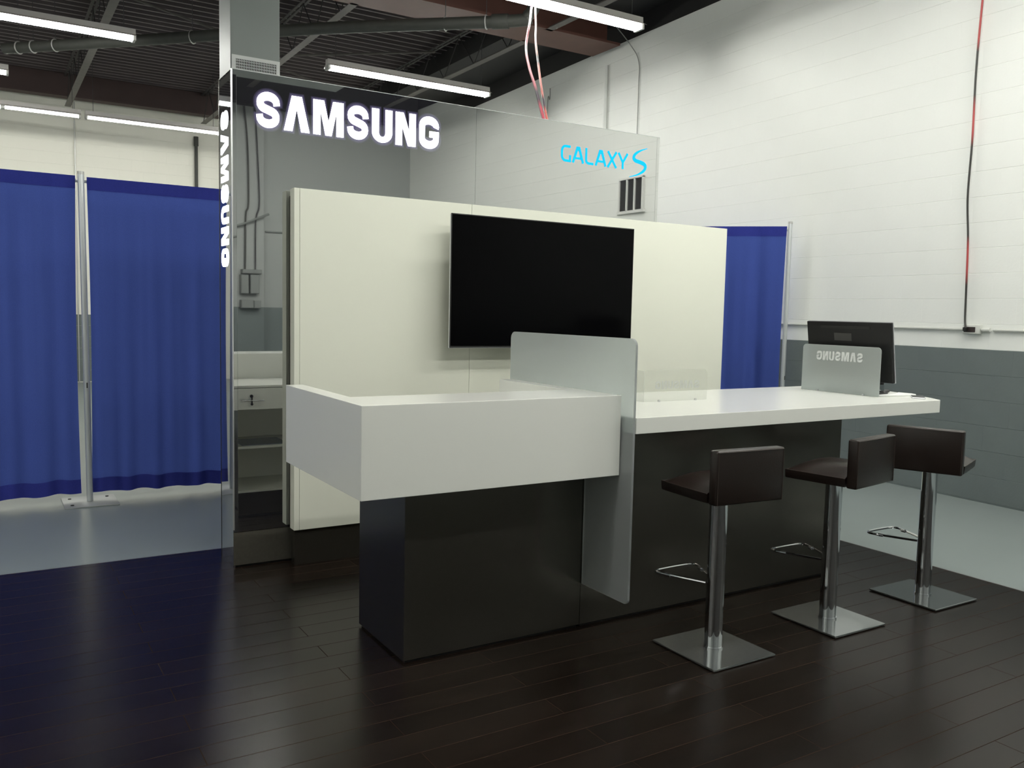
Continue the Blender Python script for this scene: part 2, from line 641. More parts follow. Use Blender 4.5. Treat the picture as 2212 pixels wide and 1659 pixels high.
# back wall with faint courses
wb = obj('wall_back', MB().box(XL, wallx(YB) + .2, YB + 0.004, YB + 0.25, FZ, ZT), M['wall_cream'])
tag(wb, kind='structure')
cb = bmesh.new()
src = {g: block_mesh('back_block', BL, M['wall_grey'] if g else M['wall_cream']) for g in (True, False)}
for g in (True, False):
    cb = bmesh.new()
    for r in (range(6) if g else range(6, 26)):
        for k in range(int((wallx(YB) + 3.0) / BL)):
            nb = len(cb.verts)
            cb.from_mesh(src[g])
            cb.verts.ensure_lookup_table()
            for v in cb.verts[nb:]:
                # turn the block so that its face looks to -y
                x, y, z = v.co
                v.co = (-3.0 + k * BL + (BL / 2 if r % 2 else 0) + y, YB + x, r * CH + z)
    bmesh.ops.recalc_face_normals(cb, faces=cb.faces)
    mb = MB()
    mb.merge(cb)
    o = obj('courses', mb, M['wall_grey'] if g else M['wall_cream'], wb)
    o['kind'] = 'stuff'
# front wall (seen in the mirror): darkened white above, grey wainscot below, and a pilaster
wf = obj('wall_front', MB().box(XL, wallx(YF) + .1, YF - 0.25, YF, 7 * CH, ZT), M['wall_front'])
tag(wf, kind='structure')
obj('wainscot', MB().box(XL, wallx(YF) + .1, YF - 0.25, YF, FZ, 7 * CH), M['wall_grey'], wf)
obj('pilaster', MB().box(1.75, 2.56, YF, YF + 0.16, 7 * CH, ZT, 0.004), M['wall_front'], wf)
obj('pilaster_wainscot', MB().box(1.75, 2.56, YF, YF + 0.16, FZ, 7 * CH, 0.004), M['wall_grey'], wf)
obj('head_beam', MB().box(XL, wallx(YF) - .02, YF + .16, YF + 0.36, 4.75, ZT), M['dark_steel'], wf)
wl = obj('wall_left', MB().box(XL - 0.25, XL, YF - .2, YB + .2, 6 * CH, ZT), M['wall_white'])
tag(wl, kind='structure')
obj('wainscot', MB().box(XL - 0.25, XL, YF - .2, YB + .2, FZ, 6 * CH), M['wall_grey'], wl)

# window_1: small three-pane window in the right wall, seen only in the mirror
win = thing('window_1', (wallx(-1.97), -1.97, 2.79))
tag(win, kind='structure')
def wpt(y, off):
    return wallx(y, off)
fb = MB()
for (a, b_, z0, z1) in ((-2.21, -1.73, 3.19, 3.215), (-2.23, -1.71, 2.765, 2.80), (-2.21, -2.19, 2.79, 3.2), (-1.75, -1.73, 2.79, 3.2), (-2.055, -2.035, 2.79, 3.2), (-1.905, -1.885, 2.79, 3.2)):
    fb.box(wpt(-1.97, 0.03), wpt(-1.97, -0.005), a, b_, z0, z1)
obj('window_frame', fb, M['frame_white'], win)
for a, b_ in ((-2.19, -2.055), (-2.035, -1.905), (-1.885, -1.75)):
    obj('pane', MB().box(wpt(-1.97, 0.012), wpt(-1.97, 0.003), a, b_, 2.80, 3.19), M['glass_dark'], win)

# ceiling: corrugated deck, ribs along x
db = bmesh.new()
prof = [(0.0, 0.0), (0.045, 0.0), (0.065, 0.045), (0.18, 0.045), (0.2, 0.0)]
row0, row1 = [], []
y = YF
while y < YB:
    for (dy, dz) in prof[:-1]:
        row0.append(db.verts.new((XL - .2, y + dy, ZT + dz)))
        row1.append(db.verts.new((6.4, y + dy, ZT + dz)))
    y += 0.2
for i in range(len(row0) - 1):
    db.faces.new((row0[i], row0[i + 1], row1[i + 1], row1[i]))
mb = MB()
mb.merge(db)
ce = obj('ceiling', mb, M['deck'])
tag(ce, kind='structure')
obj('roof', MB().box(XL - .3, 6.6, YF - .3, YB + .3, ZT + .06, ZT + .12), M['dark_steel'], ce)
# pale lower lips of the deck ribs
rb = MB()
y = YF
while y < YB:
    rb.box(XL, 5.0, y + 0.012, y + 0.032, ZT - 0.004, ZT - 0.0005)
    y += 0.2
o = obj('deck_lips', rb, M['lips'], ce)
o['kind'] = 'stuff'
# girder and back beam
gb = MB()
gb.box(-6.9, 5.72, 5.95, 6.55, 5.0, 5.03).box(-6.9, 5.72, 6.24, 6.27, 5.03, 5.5).box(-6.9, 5.72, 6.05, 6.45, 5.48, 5.52)
obj('girder', gb, M['red_oxide'], ce, label='red oxide painted steel girder')
gb = MB()
gb.box(-6.9, 5.9, 14.45, 14.7, 5.17, 5.2).box(-6.9, 5.9, 14.5, 14.53, 5.2, 5.58)
obj('girder', gb, M['brown_steel'], ce, label='dark brown steel beam along the back wall')


def joist(x, y0, y1):
    b = MB()
    b.box(x - 0.050, x + 0.050, y0, y1, 5.0, 5.006)
    b.box(x - 0.006, x + 0.006, y0, y1, 5.006, 5.04)
    j = obj('joist', b, M['joist'], ce)
    b = MB()
    for s in (-1, 1):
        b.box(x + s * 0.012, x + s * 0.05, y0, y1, 5.53, 5.538)
    n = int((y1 - y0) / 0.45)
    for k in range(n):
        ya, yb_ = y0 + k * (y1 - y0) / n, y0 + (k + 1) * (y1 - y0) / n
        za, zb = (5.02, 5.53) if k % 2 else (5.53, 5.02)
        b.cyl((x, ya, za), (x, yb_, zb), 0.007, 6)
    o = obj('joist_web', b, M['joist_dark'], j)
    o['kind'] = 'stuff'


for x in (-4.75, -2.42, -0.08, 2.27, 4.62):
    joist(x, 6.5, 14.5)
    joist(x, YF + 0.4, 6.0)
# cross bridging angles between joists
for (x0, x1, yy, za, zb) in ((2.27, 4.62, 9.2, 5.05, 5.5), (2.27, 4.62, 11.2, 5.5, 5.05), (-0.08, 2.27, 9.2, 5.5, 5.05)):
    obj('bridging', MB().cyl((x0, yy, za), (x1, yy, zb), 0.018, 6), M['joist'], ce)

# ------------------------------------------------------------------ wooden platform
PX1, PY1 = 3.445, 2.137
PX0, PY0 = -3.9, -3.88
plat = thing('wooden_platform', (0, 0, FZ), 'dark brown plank floor platform carrying the white counter and bar stools', 'platform')
obj('underlay', MB().box(PX0, PX1, PY0, PY1, FZ, -0.0042), M['plank_gap'], plat)
obj('edge_trim', MB().prism([(PX0, PY1), (PX1, PY1), (PX1, PY0), (PX1 + .012, PY0), (PX1 + .012, PY1 + .012), (PX0, PY1 + .012)], 'z', FZ, -0.001), M['edge_trim'], plat)
PW, PLN = 0.1325, 1.2375


def plank_mesh(ln, wd):
    b = bmesh.new()
    g, c = 0.0004, 0.0011
    x0, x1, y0, y1 = g, ln - g, g, wd - g
    lo = [b.verts.new(p) for p in ((x0, y0, -.0042), (x1, y0, -.0042), (x1, y1, -.0042), (x0, y1, -.0042))]
    md = [b.verts.new(p) for p in ((x0, y0, -.0013), (x1, y0, -.0013), (x1, y1, -.0013), (x0, y1, -.0013))]
    hi = [b.verts.new(p) for p in ((x0 + c, y0 + c, 0), (x1 - c, y0 + c, 0), (x1 - c, y1 - c, 0), (x0 + c, y1 - c, 0))]
    b.faces.new(hi)
    for A, B in ((lo, md), (md, hi)):
        for i in range(4):
            b.faces.new((A[i], A[(i + 1) % 4], B[(i + 1) % 4], B[i]))
    bmesh.ops.recalc_face_normals(b, faces=b.faces)
    mm = bpy.data.meshes.new('plank')
    b.to_mesh(mm)
    b.free()
    mm.materials.append(M['plank'])
    mm.materials.append(M['plank_gap'])
    for p in mm.polygons:
        if 0.1 < abs(p.normal.z) < 0.95:
            p.material_index = 1
    return mm


pm = {}
for k in range(-25, 22):
    y0 = -0.567 + PW * k
    y1 = min(y0 + PW, PY1)
    if y1 - y0 < 0.01 or y0 < PY0 - 0.01:
        continue
    x = (-0.895 if k % 2 else -0.252) - 3 * PLN
    while x < PX1:
        a, b_ = max(x, PX0), min(x + PLN, PX1)
        if b_ - a > 0.02:
            key = (round(b_ - a, 3), round(y1 - y0, 3))
            if key not in pm:
                pm[key] = plank_mesh(b_ - a, y1 - y0)
            o = bpy.data.objects.new('plank', pm[key])
            COL.objects.link(o)
            o.parent = plat
            o.location = Vector((a, y0, 0)) - WORLD[plat.name]
        x += PLN

# ------------------------------------------------------------------ mirrored display wall with lit lettering
XT, YT, ZH = -0.292, 1.695, 2.79
XR, YTB = 2.777, 1.988
KZ = 0.2073
hd = thing('mirror_backdrop', ((XT + XR) / 2, YT + .15, 0), 'tall smoked mirror display wall with lit white and blue lettering', 'display wall')
obj('carcass', MB().box(XT + .012, XR - .004, YT + .012, YTB - .004, 0, ZH - .01), M['black'], hd)
ms = 1.243
obj('mirror_panel', MB().box(XT + .026, ms - .0003, YT, YT + .01, KZ, ZH, 0.0006, 1), M['mirror'], hd)
obj('mirror_panel', MB().box(ms + .0003, XR - .024, YT, YT + .01, KZ, ZH, 0.0006, 1), M['mirror'], hd)
obj('mirror_edge', MB().prism([(XT + .001, YT + .0007), (XT + .0255, YT), (XT + .0255, YT + .01), (XT + .001, YT + .01)], 'z', KZ, ZH), M['mirror'], hd)
obj('mirror_edge', MB().prism([(XR - .0235, YT), (XR, YT + .0007), (XR, YT + .01), (XR - .0235, YT + .01)], 'z', KZ, ZH), M['mirror'], hd)
obj('side_panel', MB().box(XT, XT + .01, YT + .008, YTB, 0, ZH), M['mirror_side'], hd)
obj('side_panel', MB().box(XR - .004, XR, YT + .012, YTB, 0, ZH), M['mirror_side'], hd)
obj('corner_trim', MB().box(XT - .003, XT + .005, YT - .003, YT + .007, 0.22, ZH, 0.001, 1), M['bright_trim'], hd, label='thin bright metal corner strip')
obj('corner_trim', MB().box(XT - .002, XT + .004, YTB - .004, YTB + .002, 0, ZH, 0.001, 1), M['dark_metal'], hd)
obj('kick_plate', MB().box(XT + .001, XR, YT + .004, YT + .012, 0.012, KZ - .003), M['kick'], hd)
obj('top_cap', MB().box(XT, XR, YT - .001, YTB, ZH, ZH + .003), M['pole_base'], hd)


def arc(cx, cy, rx, ry, a0, a1, n=10):
    return [(cx + rx * math.cos(math.radians(a0 + (a1 - a0) * i / n)), cy + ry * math.sin(math.radians(a0 + (a1 - a0) * i / n))) for i in range(n + 1)]


def stroke(path, hw, cap=0.0):
    """outline of a thick line; hw = half width (number, or list per point)"""
    L, R = [], []
    keep = [i for i, p in enumerate(path) if i == 0 or math.dist(p, path[i - 1]) > 1e-5]
    path = [path[i] for i in keep]
    if isinstance(hw, (list, tuple)):
        hw = [hw[i] for i in keep]
    n = len(path)
    for i, p in enumerate(path):
        a = Vector(path[max(i - 1, 0)])
        c = Vector(path[min(i + 1, n - 1)])
        t = (c - a).normalized()
        h = hw[i] if isinstance(hw, (list, tuple)) else hw
        if 0 < i < n - 1:
            t1 = (Vector(p) - a).normalized()
            t2 = (c - Vector(p)).normalized()
            h = h / max(0.6, math.cos(t1.angle(t2) / 2))
        L.append((p[0] - t.y * h, p[1] + t.x * h))
        R.append((p[0] + t.y * h, p[1] - t.x * h))
    return L + R[::-1]


def bold_letters():
    """heavy condensed capitals, height 1; returns list of (advance, [polygons])"""
    S_ = stroke([(0.76, 0.640)] + arc(0.445, 0.705, 0.305, 0.178, 0, 180, 12) + arc(0.445, 0.68, 0.305, 0.165, 195, 235, 3) + [(0.445, 0.50)] +
                arc(0.435, 0.32, 0.305, 0.165, 55, 15, 3) + arc(0.435, 0.295, 0.305, 0.178, 0, -180, 12) + [(0.12, 0.36)], 0.118)
    A_ = [(0, 0), (0.30, 1), (0.68, 1), (0.98, 0), (0.66, 0), (0.49, 0.66), (0.32, 0)]
    M_ = [(0, 0), (0, 1), (0.42, 1), (0.60, 0.38), (0.78, 1), (1.20, 1), (1.20, 0), (0.92, 0), (0.92, 0.72), (0.72, 0), (0.48, 0), (0.28, 0.72), (0.28, 0)]
    U_ = [(0, 1)] + arc(0.43, 0.31, 0.43, 0.31, 180, 360, 16) + [(0.86, 1), (0.57, 1)] + arc(0.43, 0.29, 0.14, 0.12, 0, -180, 10) + [(0.29, 1)]
    N_ = [(0, 0), (0, 1), (0.34, 1), (0.60, 0.42), (0.60, 1), (0.88, 1), (0.88, 0), (0.55, 0), (0.28, 0.60), (0.28, 0)]
    G_ = stroke([(0.755, 0.655)] + arc(0.45, 0.70, 0.315, 0.178, 0, 180, 12) + arc(0.45, 0.30, 0.315, 0.178, 180, 360, 12) + [(0.765, 0.42)], 0.122)
    Gb = [(0.47, 0.36), (0.47, 0.55), (0.89, 0.55), (0.89, 0.36)]
    return [(0.88, [S_]), (0.98, [A_]), (1.20, [M_]), (0.88, [S_]), (0.86, [U_]), (0.88, [N_]), (0.90, [G_, Gb])]


def word(letters, gap):
    x, out = 0.0, []
    for adv, polys in letters:
        out.append([[(px + x, py) for px, py in pl] for pl in polys])
        x += adv + gap
    return out, x - gap


BW, BWL = word(bold_letters(), 0.150)


def grow(poly, d):
    """the outline pushed outwards by d"""
    n = len(poly)
    ar = sum(poly[i][0] * poly[(i + 1) % n][1] - poly[(i + 1) % n][0] * poly[i][1] for i in range(n))
    sg = 1 if ar > 0 else -1
    out = []
    for i in range(n):
        a, p, c = Vector(poly[i - 1]), Vector(poly[i]), Vector(poly[(i + 1) % n])
        t1, t2 = (p - a).normalized(), (c - p).normalized()
        nn = Vector((t1.y + t2.y, -t1.x - t2.x)) * sg
        if nn.length < 1e-6:
            nn = Vector((t1.y, -t1.x)) * sg
        nn.normalize()
        out.append(tuple(p + nn * d))
    return out


def put_letters(parent, place, thick_axis, lo, hi, m, words=BW):
    for polys in words:
        mb = MB()
        for i, pl in enumerate(polys):
            mb.prism([place(p) for p in pl], thick_axis, lo - 0.0003 * i, hi)
        obj('letter', mb, m, parent)


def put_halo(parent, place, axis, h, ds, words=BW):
    """faint violet bloom round each letter, painted as weakly glowing outlines"""
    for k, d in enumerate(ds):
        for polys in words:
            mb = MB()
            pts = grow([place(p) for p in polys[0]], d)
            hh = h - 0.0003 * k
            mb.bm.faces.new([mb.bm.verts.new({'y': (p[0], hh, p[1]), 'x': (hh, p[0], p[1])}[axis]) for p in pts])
            obj('painted_bloom', mb, M['letter_halo'], parent)


# front word (x from -0.158 to 0.976, z 2.497..2.695)
fs = thing('front_lettering', (0.41, YT, 2.49), parent=hd)
kx = 1.134 / BWL
fpl = lambda p: (-0.158 + p[0] * kx, 2.497 + p[1] * 0.196)
put_letters(fs, fpl, 'y', YT - 0.0030, YT - 0.0012, M['letter_white'])
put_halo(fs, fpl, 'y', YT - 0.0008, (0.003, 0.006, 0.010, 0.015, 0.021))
# side word, turned a quarter: reads downwards, letter tops to the front
ss = thing('side_lettering', (XT, 1.86, 1.719), parent=hd)
kz = 0.872 / BWL
spl = lambda p: (1.936 - p[1] * 0.158, 2.591 - p[0] * kz)
put_letters(ss, spl, 'x', XT - 0.0030, XT - 0.0012, M['letter_white'])
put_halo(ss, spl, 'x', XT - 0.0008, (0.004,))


def thin_letters():
    h = 0.074
    G = [stroke([(0.74, 0.93), (0.40, 0.94)] + arc(0.36, 0.64, 0.29, 0.30, 90, 180, 6) + arc(0.36, 0.36, 0.29, 0.30, 180, 270, 6) + [(0.72, 0.06), (0.72, 0.42)], h)]
    A = [stroke([(0.0, 0.0), (0.36, 0.97), (0.46, 0.97), (0.82, 0.0)], h), [(0.20, 0.22), (0.62, 0.22), (0.58, 0.35), (0.24, 0.35)]]
    L = [stroke([(0.06, 1.0), (0.06, 0.26)] + arc(0.28, 0.26, 0.22, 0.20, 180, 270, 5) + [(0.66, 0.06)], h)]
    X = [stroke([(0.0, 1.0), (0.72, 0.0)], h), stroke([(0.72, 1.0), (0.0, 0.0)], h)]
    Y = [stroke([(0.0, 1.0), (0.38, 0.42), (0.38, 0.0)], h), stroke([(0.78, 1.0), (0.38, 0.42)], h)]
    return [(0.80, G), (0.84, A), (0.70, L), (0.84, A), (0.74, X), (0.80, Y)]


TW, TWL = word(thin_letters(), 0.16)
gs = thing('blue_lettering', (2.28, YT, 2.48), parent=hd)
kg = (2.483 - 1.903) / TWL
put_letters(gs, lambda p: (1.905 + p[0] * kg, 2.532 + p[1] * 0.110), 'y', YT - 0.0020, YT - 0.0005, M['letter_cyan'], words=TW)
# the sweeping S
sw = [(2.662, 2.700), (2.600, 2.678), (2.552, 2.648), (2.540, 2.622), (2.556, 2.604), (2.600, 2.596), (2.640, 2.584), (2.650, 2.562), (2.630, 2.534), (2.580, 2.506), (2.506, 2.484)]
sp = [tuple(v[:2]) for v in smooth_path([(p[0], p[1], 0) for p in sw], 4)]
hwl = []
for i in range(len(sp)):
    t = i / (len(sp) - 1)
    hwl.append(0.0022 + 0.0115 * (math.sin(math.pi * min(1, t / 0.62)) ** 1.5 if t < 0.31 else 1) * (math.sin(math.pi * min(1, (1 - t) / 0.62)) ** 1.5 if t > 0.69 else 1) * (0.72 + 0.28 * abs(math.cos(2 * math.pi * (t - 0.0) ))))
obj('letter', MB().prism(stroke(sp, hwl), 'y', YT - 0.0020, YT - 0.0005), M['letter_cyan'], gs, label='sweeping letter S')

# ------------------------------------------------------------------ white panel wall with the television
pw = thing('panel_backdrop', (1.70, 1.62, 0), 'wide white panel wall standing in front of the mirror, behind the desk', 'panel wall')
PXL, PXR, PY, PZ = 0.0227, 3.3843, 1.5815, 2.166
obj('edge_strip', MB().box(PXL, 0.0535, PY, PY + .075, KZ, PZ, 0.0012, 1), M['white_panel'], pw)
obj('panel', MB().box(0.0550, 1.1585, PY, PY + .075, KZ, PZ, 0.0012, 1), M['white_panel'], pw)
obj('panel', MB().box(1.1605, PXR, PY, PY + .075, KZ, PZ, 0.0012, 1), M['white_panel'], pw)
obj('spacer', MB().box(PXL + .02, XR - .02, PY + .075, YT - .001, 0.0, PZ - .03), M['black'], pw)
obj('return_panel', MB().box(XR + .02, PXR, PY + .075, PY + .35, 0.0, PZ - .003), M['white_panel'], pw)
obj('kick_plate', MB().box(PXL + .008, PXR - .004, PY + .016, PY + .074, 0.0, KZ - .001), M['dark_metal'], pw)

tv = thing('television', (1.57, 1.33, 1.278), 'large flat black television with thin silver edge on the white panel wall', 'television')
tx0, tx1, tz0, tz1, ty = 0.938, 2.3515, 1.2725, 2.0844, 1.430
obj('screen', MB().box(tx0 + .006, tx1 - .006, ty, ty + .004, tz0 + .010, tz1 - .006), M['screen'], tv)
obj('bezel', MB().prism([(tx0, tz0), (tx1, tz0), (tx1, tz1), (tx0, tz1)], 'y', ty + .0015, ty + .007, 0.001, 1), M['black'], tv)
obj('edge_frame', MB().box(tx0 - .001, tx1 + .001, ty + .0068, ty + .019, tz0 - .004, tz1 - .003, 0.002, 2), M['silver'], tv, label='thin silver edge frame')
obj('back_housing', MB().box(tx0 + .15, tx1 - .15, ty + .0192, ty + .055, tz0 + .08, tz1 - .12, 0.01, 2), M['black'], tv)
mbk = MB()
mbk.box(1.30, 1.84, ty + .055, ty + .070, 1.50, 1.85).box(1.50, 1.64, ty + .070, PY - .02, 1.60, 1.76).box(1.30, 1.84, PY - .02, PY, 1.50, 1.86)
obj('wall_bracket', mbk, M['black'], tv)

# ------------------------------------------------------------------ reception counter
CX0, CX1, CY0, CY1, CZ0, CZ1 = -0.3024, 0.9176, -0.2656, 0.6634, 0.7829, 1.1414
ci = 0.0786
rc = thing('reception_counter', (0.35, 0.2, 0), 'white box topped reception counter on a dark metal pedestal, nearest the camera', 'counter')
U = [(CX0, CY0), (CX1, CY0), (CX1, CY1), (CX1 - ci, CY1), (CX1 - ci, 0.0534), (CX0 + ci, 0.0534), (CX0 + ci, CY1), (CX0, CY1)]
obj('counter_box', MB().prism(U, 'z', CZ0, CZ1, 0.0018, 2), M['white_gloss'], rc)
obj('worktop', MB().box(CX0 + ci + .001, CX1 - ci - .001, 0.0545, CY1 - .002, 0.938, 0.953, 0.001, 1), M['white_gloss'], rc)
obj('box_floor', MB().box(CX0 + ci + .001, CX1 - ci - .001, 0.0545, CY1 - .03, CZ0, CZ0 + .016), M['white_in'], rc)
for (a, b_) in ((CX0 + ci + .004, 0.392), (0.396, CX1 - ci - .004)):
    dr = obj('drawer', MB().box(a, b_, CY1 - .022, CY1 - .003, CZ0 + .004, 0.934, 0.001, 1), M['white_gloss'], rc)
    cx = (a + b_) / 2
    hb = MB()
    hb.cyl((cx - .08, CY1 + .022, 0.851), (cx + .08, CY1 + .022, 0.851), 0.0045, 10)
    for s in (-.055, .055):
        hb.cyl((cx + s, CY1 - .004, 0.851), (cx + s, CY1 + .022, 0.851), 0.0035, 8)
    obj('handle', hb, M['chrome'], dr, True)
    kb = MB().cyl((cx - .004, CY1 - .004, 0.880), (cx - .004, CY1 + .008, 0.880), 0.011, 14).box(cx - .007, cx - .001, CY1 + .008, CY1 + .03, 0.872, 0.888)
    kb.box(cx - .009, cx + .001, CY1 + .012, CY1 + .016, 0.826, 0.872).cyl((cx - .004, CY1 + .012, 0.825), (cx - .004, CY1 + .016, 0.825), 0.009, 10)
    obj('lock_and_key', kb, M['black'], dr)
# pedestal, open at the back with one shelf
PD = 0.5082
obj('pedestal_front', MB().box(0, 0.9165, 0, 0.004, 0.012, CZ0 - .0005, 0.0006, 1), M['dark_metal'], rc)
obj('pedestal_side', MB().box(0, 0.004, 0.0045, PD, 0.012, CZ0 - .0005, 0.0006, 1), M['dark_metal'], rc)
obj('pedestal_side', MB().box(0.9125, 0.9165, 0.0045, PD, 0.012, CZ0 - .0005), M['dark_metal'], rc)
lb = MB()
lb.box(0.0045, 0.022, 0.0045, PD - .002, 0.012, CZ0 - .001).box(0.895, 0.912, 0.0045, PD - .002, 0.012, CZ0 - .001).box(0.022, 0.895, 0.0045, 0.02, 0.19, CZ0 - .001)
lb.box(0.022, 0.895, 0.02, PD - .002, 0.174, 0.190)
obj('lining', lb, M['white_in'], rc)
obj('shelf', MB().box(0.0225, 0.8945, 0.021, PD - .004, 0.488, 0.505, 0.001, 1), M['white_in'], rc)
obj('back_kick', MB().box(0.0225, 0.8945, PD - .02, PD - .006, 0.012, 0.173), M['dark_metal'], rc)
obj('plinth', MB().box(0.010, 0.905, 0.010, PD - .01, 0, 0.0119), M['black'], rc)
tag(obj('paper_sheet', MB().box(0.07, 0.40, 0.16, 0.46, 0.5052, 0.5085), M['blue_paper']), 'blue grey sheet on the shelf inside the counter back, seen mirrored', 'paper')
# ------------------------------------------------------------------ long desk
db_ = thing('long_desk', (2.1, 0.15, 0), 'long white topped desk on a dark metal base, right of the frosted glass', 'desk')
bx0, bx1 = 0.9192, 2.7758
obj('front_panel', MB().box(bx0, bx1, 0, 0.004, 0.012, 0.977, 0.0006, 1), M['dark_metal'], db_)
obj('end_panel', MB().box(bx1 - .004, bx1, 0.0045, PD, 0.012, 0.977), M['dark_metal'], db_)
obj('back_panel', MB().box(bx0, bx1 - .0045, PD - .004, PD, 0.012, 0.977), M['white_in'], db_)
obj('end_panel', MB().box(bx0, bx0 + .004, 0.0045, PD - .0045, 0.012, 0.977), M['dark_metal'], db_)
obj('plinth', MB().box(bx0 + .01, bx1 - .01, 0.010, PD - .01, 0, 0.0119), M['black'], db_)
DZ0, DZ1 = 0.9774, 1.0483
ptsd = [(0.9375, -0.35), (3.150, -0.35)] + arc(3.165, -0.323, 0.027, 0.027, -90, -25, 5) + [(3.262, -0.235), (3.320, -0.105), (3.405, 0.110), (3.468, 0.34), (3.490, 0.614), (0.9375, 0.614)]
obj('desk_top', MB().prism(ptsd, 'z', DZ0, DZ1, 0.0018, 2), M['white_gloss'], db_)

# frosted glass screen between counter and desk (L-shaped outline, one sheet)
gx0, gx1 = 0.9215, 0.9335
def rc_(cx, cy, r, a0, a1):
    return arc(cx, cy, r, r, a0, a1, 6)
g = [(-0.003, 0.2118)] + [(-0.003, DZ1 + 0.004), (0.69, DZ1 + 0.004)] + rc_(0.69 - .035, 1.394 - .035, .035, 0, 90) + rc_(-0.348 + .035, 1.394 - .035, .035, 90, 180) + rc_(-0.348 + .025, 0.2118 + .025, .025, 180, 270)
gl = obj('glass_screen', MB().prism(g, 'x', gx0, gx1, 0.001, 1), M['frost_screen'])
tag(gl, 'tall frosted glass privacy screen with round corners between counter and desk', 'screen')

# ------------------------------------------------------------------ acrylic signs on the desk
def desk_sign(name, label, axis, c, a0, a1, h, m, mt, t0, t1, tz0, tz1, ret=None):
    t = thing(name, ((c, (a0 + a1) / 2, DZ1) if axis == 'x' else ((a0 + a1) / 2, c, DZ1)), label, 'sign')
    r = 0.022
    pts = [(a0, DZ1 + .001), (a1, DZ1 + .001)] + rc_(a1 - r, h - r, r, 0, 90) + rc_(a0 + r, h - r, r, 90, 180)
    obj('plate', MB().prism(pts, axis, c - .003, c + .003, 0.0007, 1), m, t)
    if ret:
        obj('return_plate', MB().prism([(c + .0035, DZ1 + .001), (ret, DZ1 + .001), (ret, h - .004), (c + .0035, h - .004)], 'x', a0, a0 + .006, 0.0007, 1), m, t)
    le = thing('lettering', WORLD[t.name], parent=t)
    k = (t1 - t0) / BWL
    # reversed as the photograph shows it: first letter at t1 end
    put_letters(le, lambda p: (t1 - p[0] * k, tz0 + p[1] * (tz1 - tz0)), axis, c - .0042, c - .0031, mt)
    for q in (0.22, 0.80):
        u_ = a0 + (a1 - a0) * q
        p0 = (c - .010, u_) if axis == 'x' else (u_, c - .010)
        obj('foot', MB().cyl((p0[0], p0[1], DZ1), (p0[0], p0[1], DZ1 + .010), 0.007, 12), M['chrome'], t, True)
    return t


desk_sign('desk_sign', 'nearly clear etched acrylic sign on the desk beside the frosted glass screen', 'y', 0.166, 1.410, 1.850, 1.214,
          M['clear_sign'], M['clear_text'], 1.484, 1.793, 1.114, 1.156, ret=0.30)
# second sign stands across the desk: y axis runs away from the camera, so its first letter sits at low y
t = thing('desk_sign', (2.965, 0.18, DZ1), 'frosted grey acrylic sign in front of the black monitor on the desk', 'sign')
r = 0.024
pts = [(-0.10, DZ1 + .001), (0.46, DZ1 + .001)] + rc_(0.46 - r, 1.338 - r, r, 0, 90) + rc_(-0.10 + r, 1.338 - r, r, 90, 180)
obj('plate', MB().prism(pts, 'x', 2.962, 2.968, 0.0007, 1), M['frost_sign'], t)
le = thing('lettering', (2.96, 0.18, 1.24), parent=t)
k = (0.352 - 0.020) / BWL
put_letters(le, lambda p: (0.020 + p[0] * k, 1.243 + p[1] * 0.056), 'x', 2.9608, 2.9619, M['sign_text'])
for yy in (0.33, 0.0):
    obj('foot', MB().cyl((2.955, yy, DZ1), (2.955, yy, DZ1 + .011), 0.007, 12), M['chrome'], t, True)

# ------------------------------------------------------------------ monitor, pad, phone
mo = thing('monitor', (3.12, 0.165, DZ1), 'black flat computer monitor seen from behind on the right end of the desk', 'monitor')
rot = Matrix.Translation((3.028, 0.165, 1.306)) @ Matrix.Rotation(math.radians(-9.0), 4, 'Y')
hy, hz = 0.298, 0.179
obj('back_cover', MB().box(-0.012, 0.008, -hy, hy, -hz, hz, 0.004, 2).xf(rot), M['monitor'], mo)
obj('bezel', MB().box(0.0085, 0.014, -hy - .002, hy + .002, -hz - .002, hz + .002, 0.0015, 1).xf(rot), M['silver'], mo, label='thin silver front bezel')
obj('screen', MB().box(0.0141, 0.0155, -hy + .012, hy - .012, -hz + .014, hz - .012).xf(rot), M['screen'], mo)
obj('vent', MB().box(-0.0145, -0.0121, -0.16, 0.19, hz - .040, hz - .024).xf(rot), M['monitor_vent'], mo)
obj('label_plate', MB().box(-0.0138, -0.0121, -0.03, 0.095, hz - .115, hz - .068).xf(rot), M['sticker'], mo, label='dark grey label plate on the back')
nb = MB()
nb.cyl((3.105, -0.002, 1.095), (3.105, -0.002, 1.205), 0.024, 16)
nb.box(3.045, 3.105, -0.032, 0.028, 1.175, 1.225, 0.008, 2)
obj('neck', nb, M['monitor'], mo, True)
obj('neck_collar', MB().cyl((3.105, -0.002, 1.075), (3.105, -0.002, 1.112), 0.026, 16), M['chrome'], mo, True)
obj('stand_base', MB().prism([(3.03, -0.035)] + [(3.15, -0.030), (3.20, 0.03), (3.34, 0.09), (3.36, 0.30), (3.03, 0.34)], 'z', DZ1 + .0008, DZ1 + .016, 0.004, 2), M['monitor'], mo)
obj('stand_foot', MB().cyl((3.105, 0.0, DZ1 + .014), (3.105, 0.0, 1.085), 0.030, 16, 0.022), M['monitor'], mo, True)
tag(obj('white_pad', MB().prism([(2.985, -0.085), (3.285, -0.125), (3.318, -0.075), (3.30, 0.005), (3.21, -0.036), (3.02, -0.052)], 'z', DZ1, DZ1 + .010, 0.003, 2), M['paper']),
    'flat white pad on the desk right of the frosted sign', 'pad')
ph = thing('smartphone', (3.16, -0.22, DZ1), 'thin dark smartphone with silver rim lying near the right corner of the desk', 'phone')
pr_ = Matrix.Translation((3.165, -0.215, DZ1)) @ Matrix.Rotation(math.radians(38), 4, 'Z')
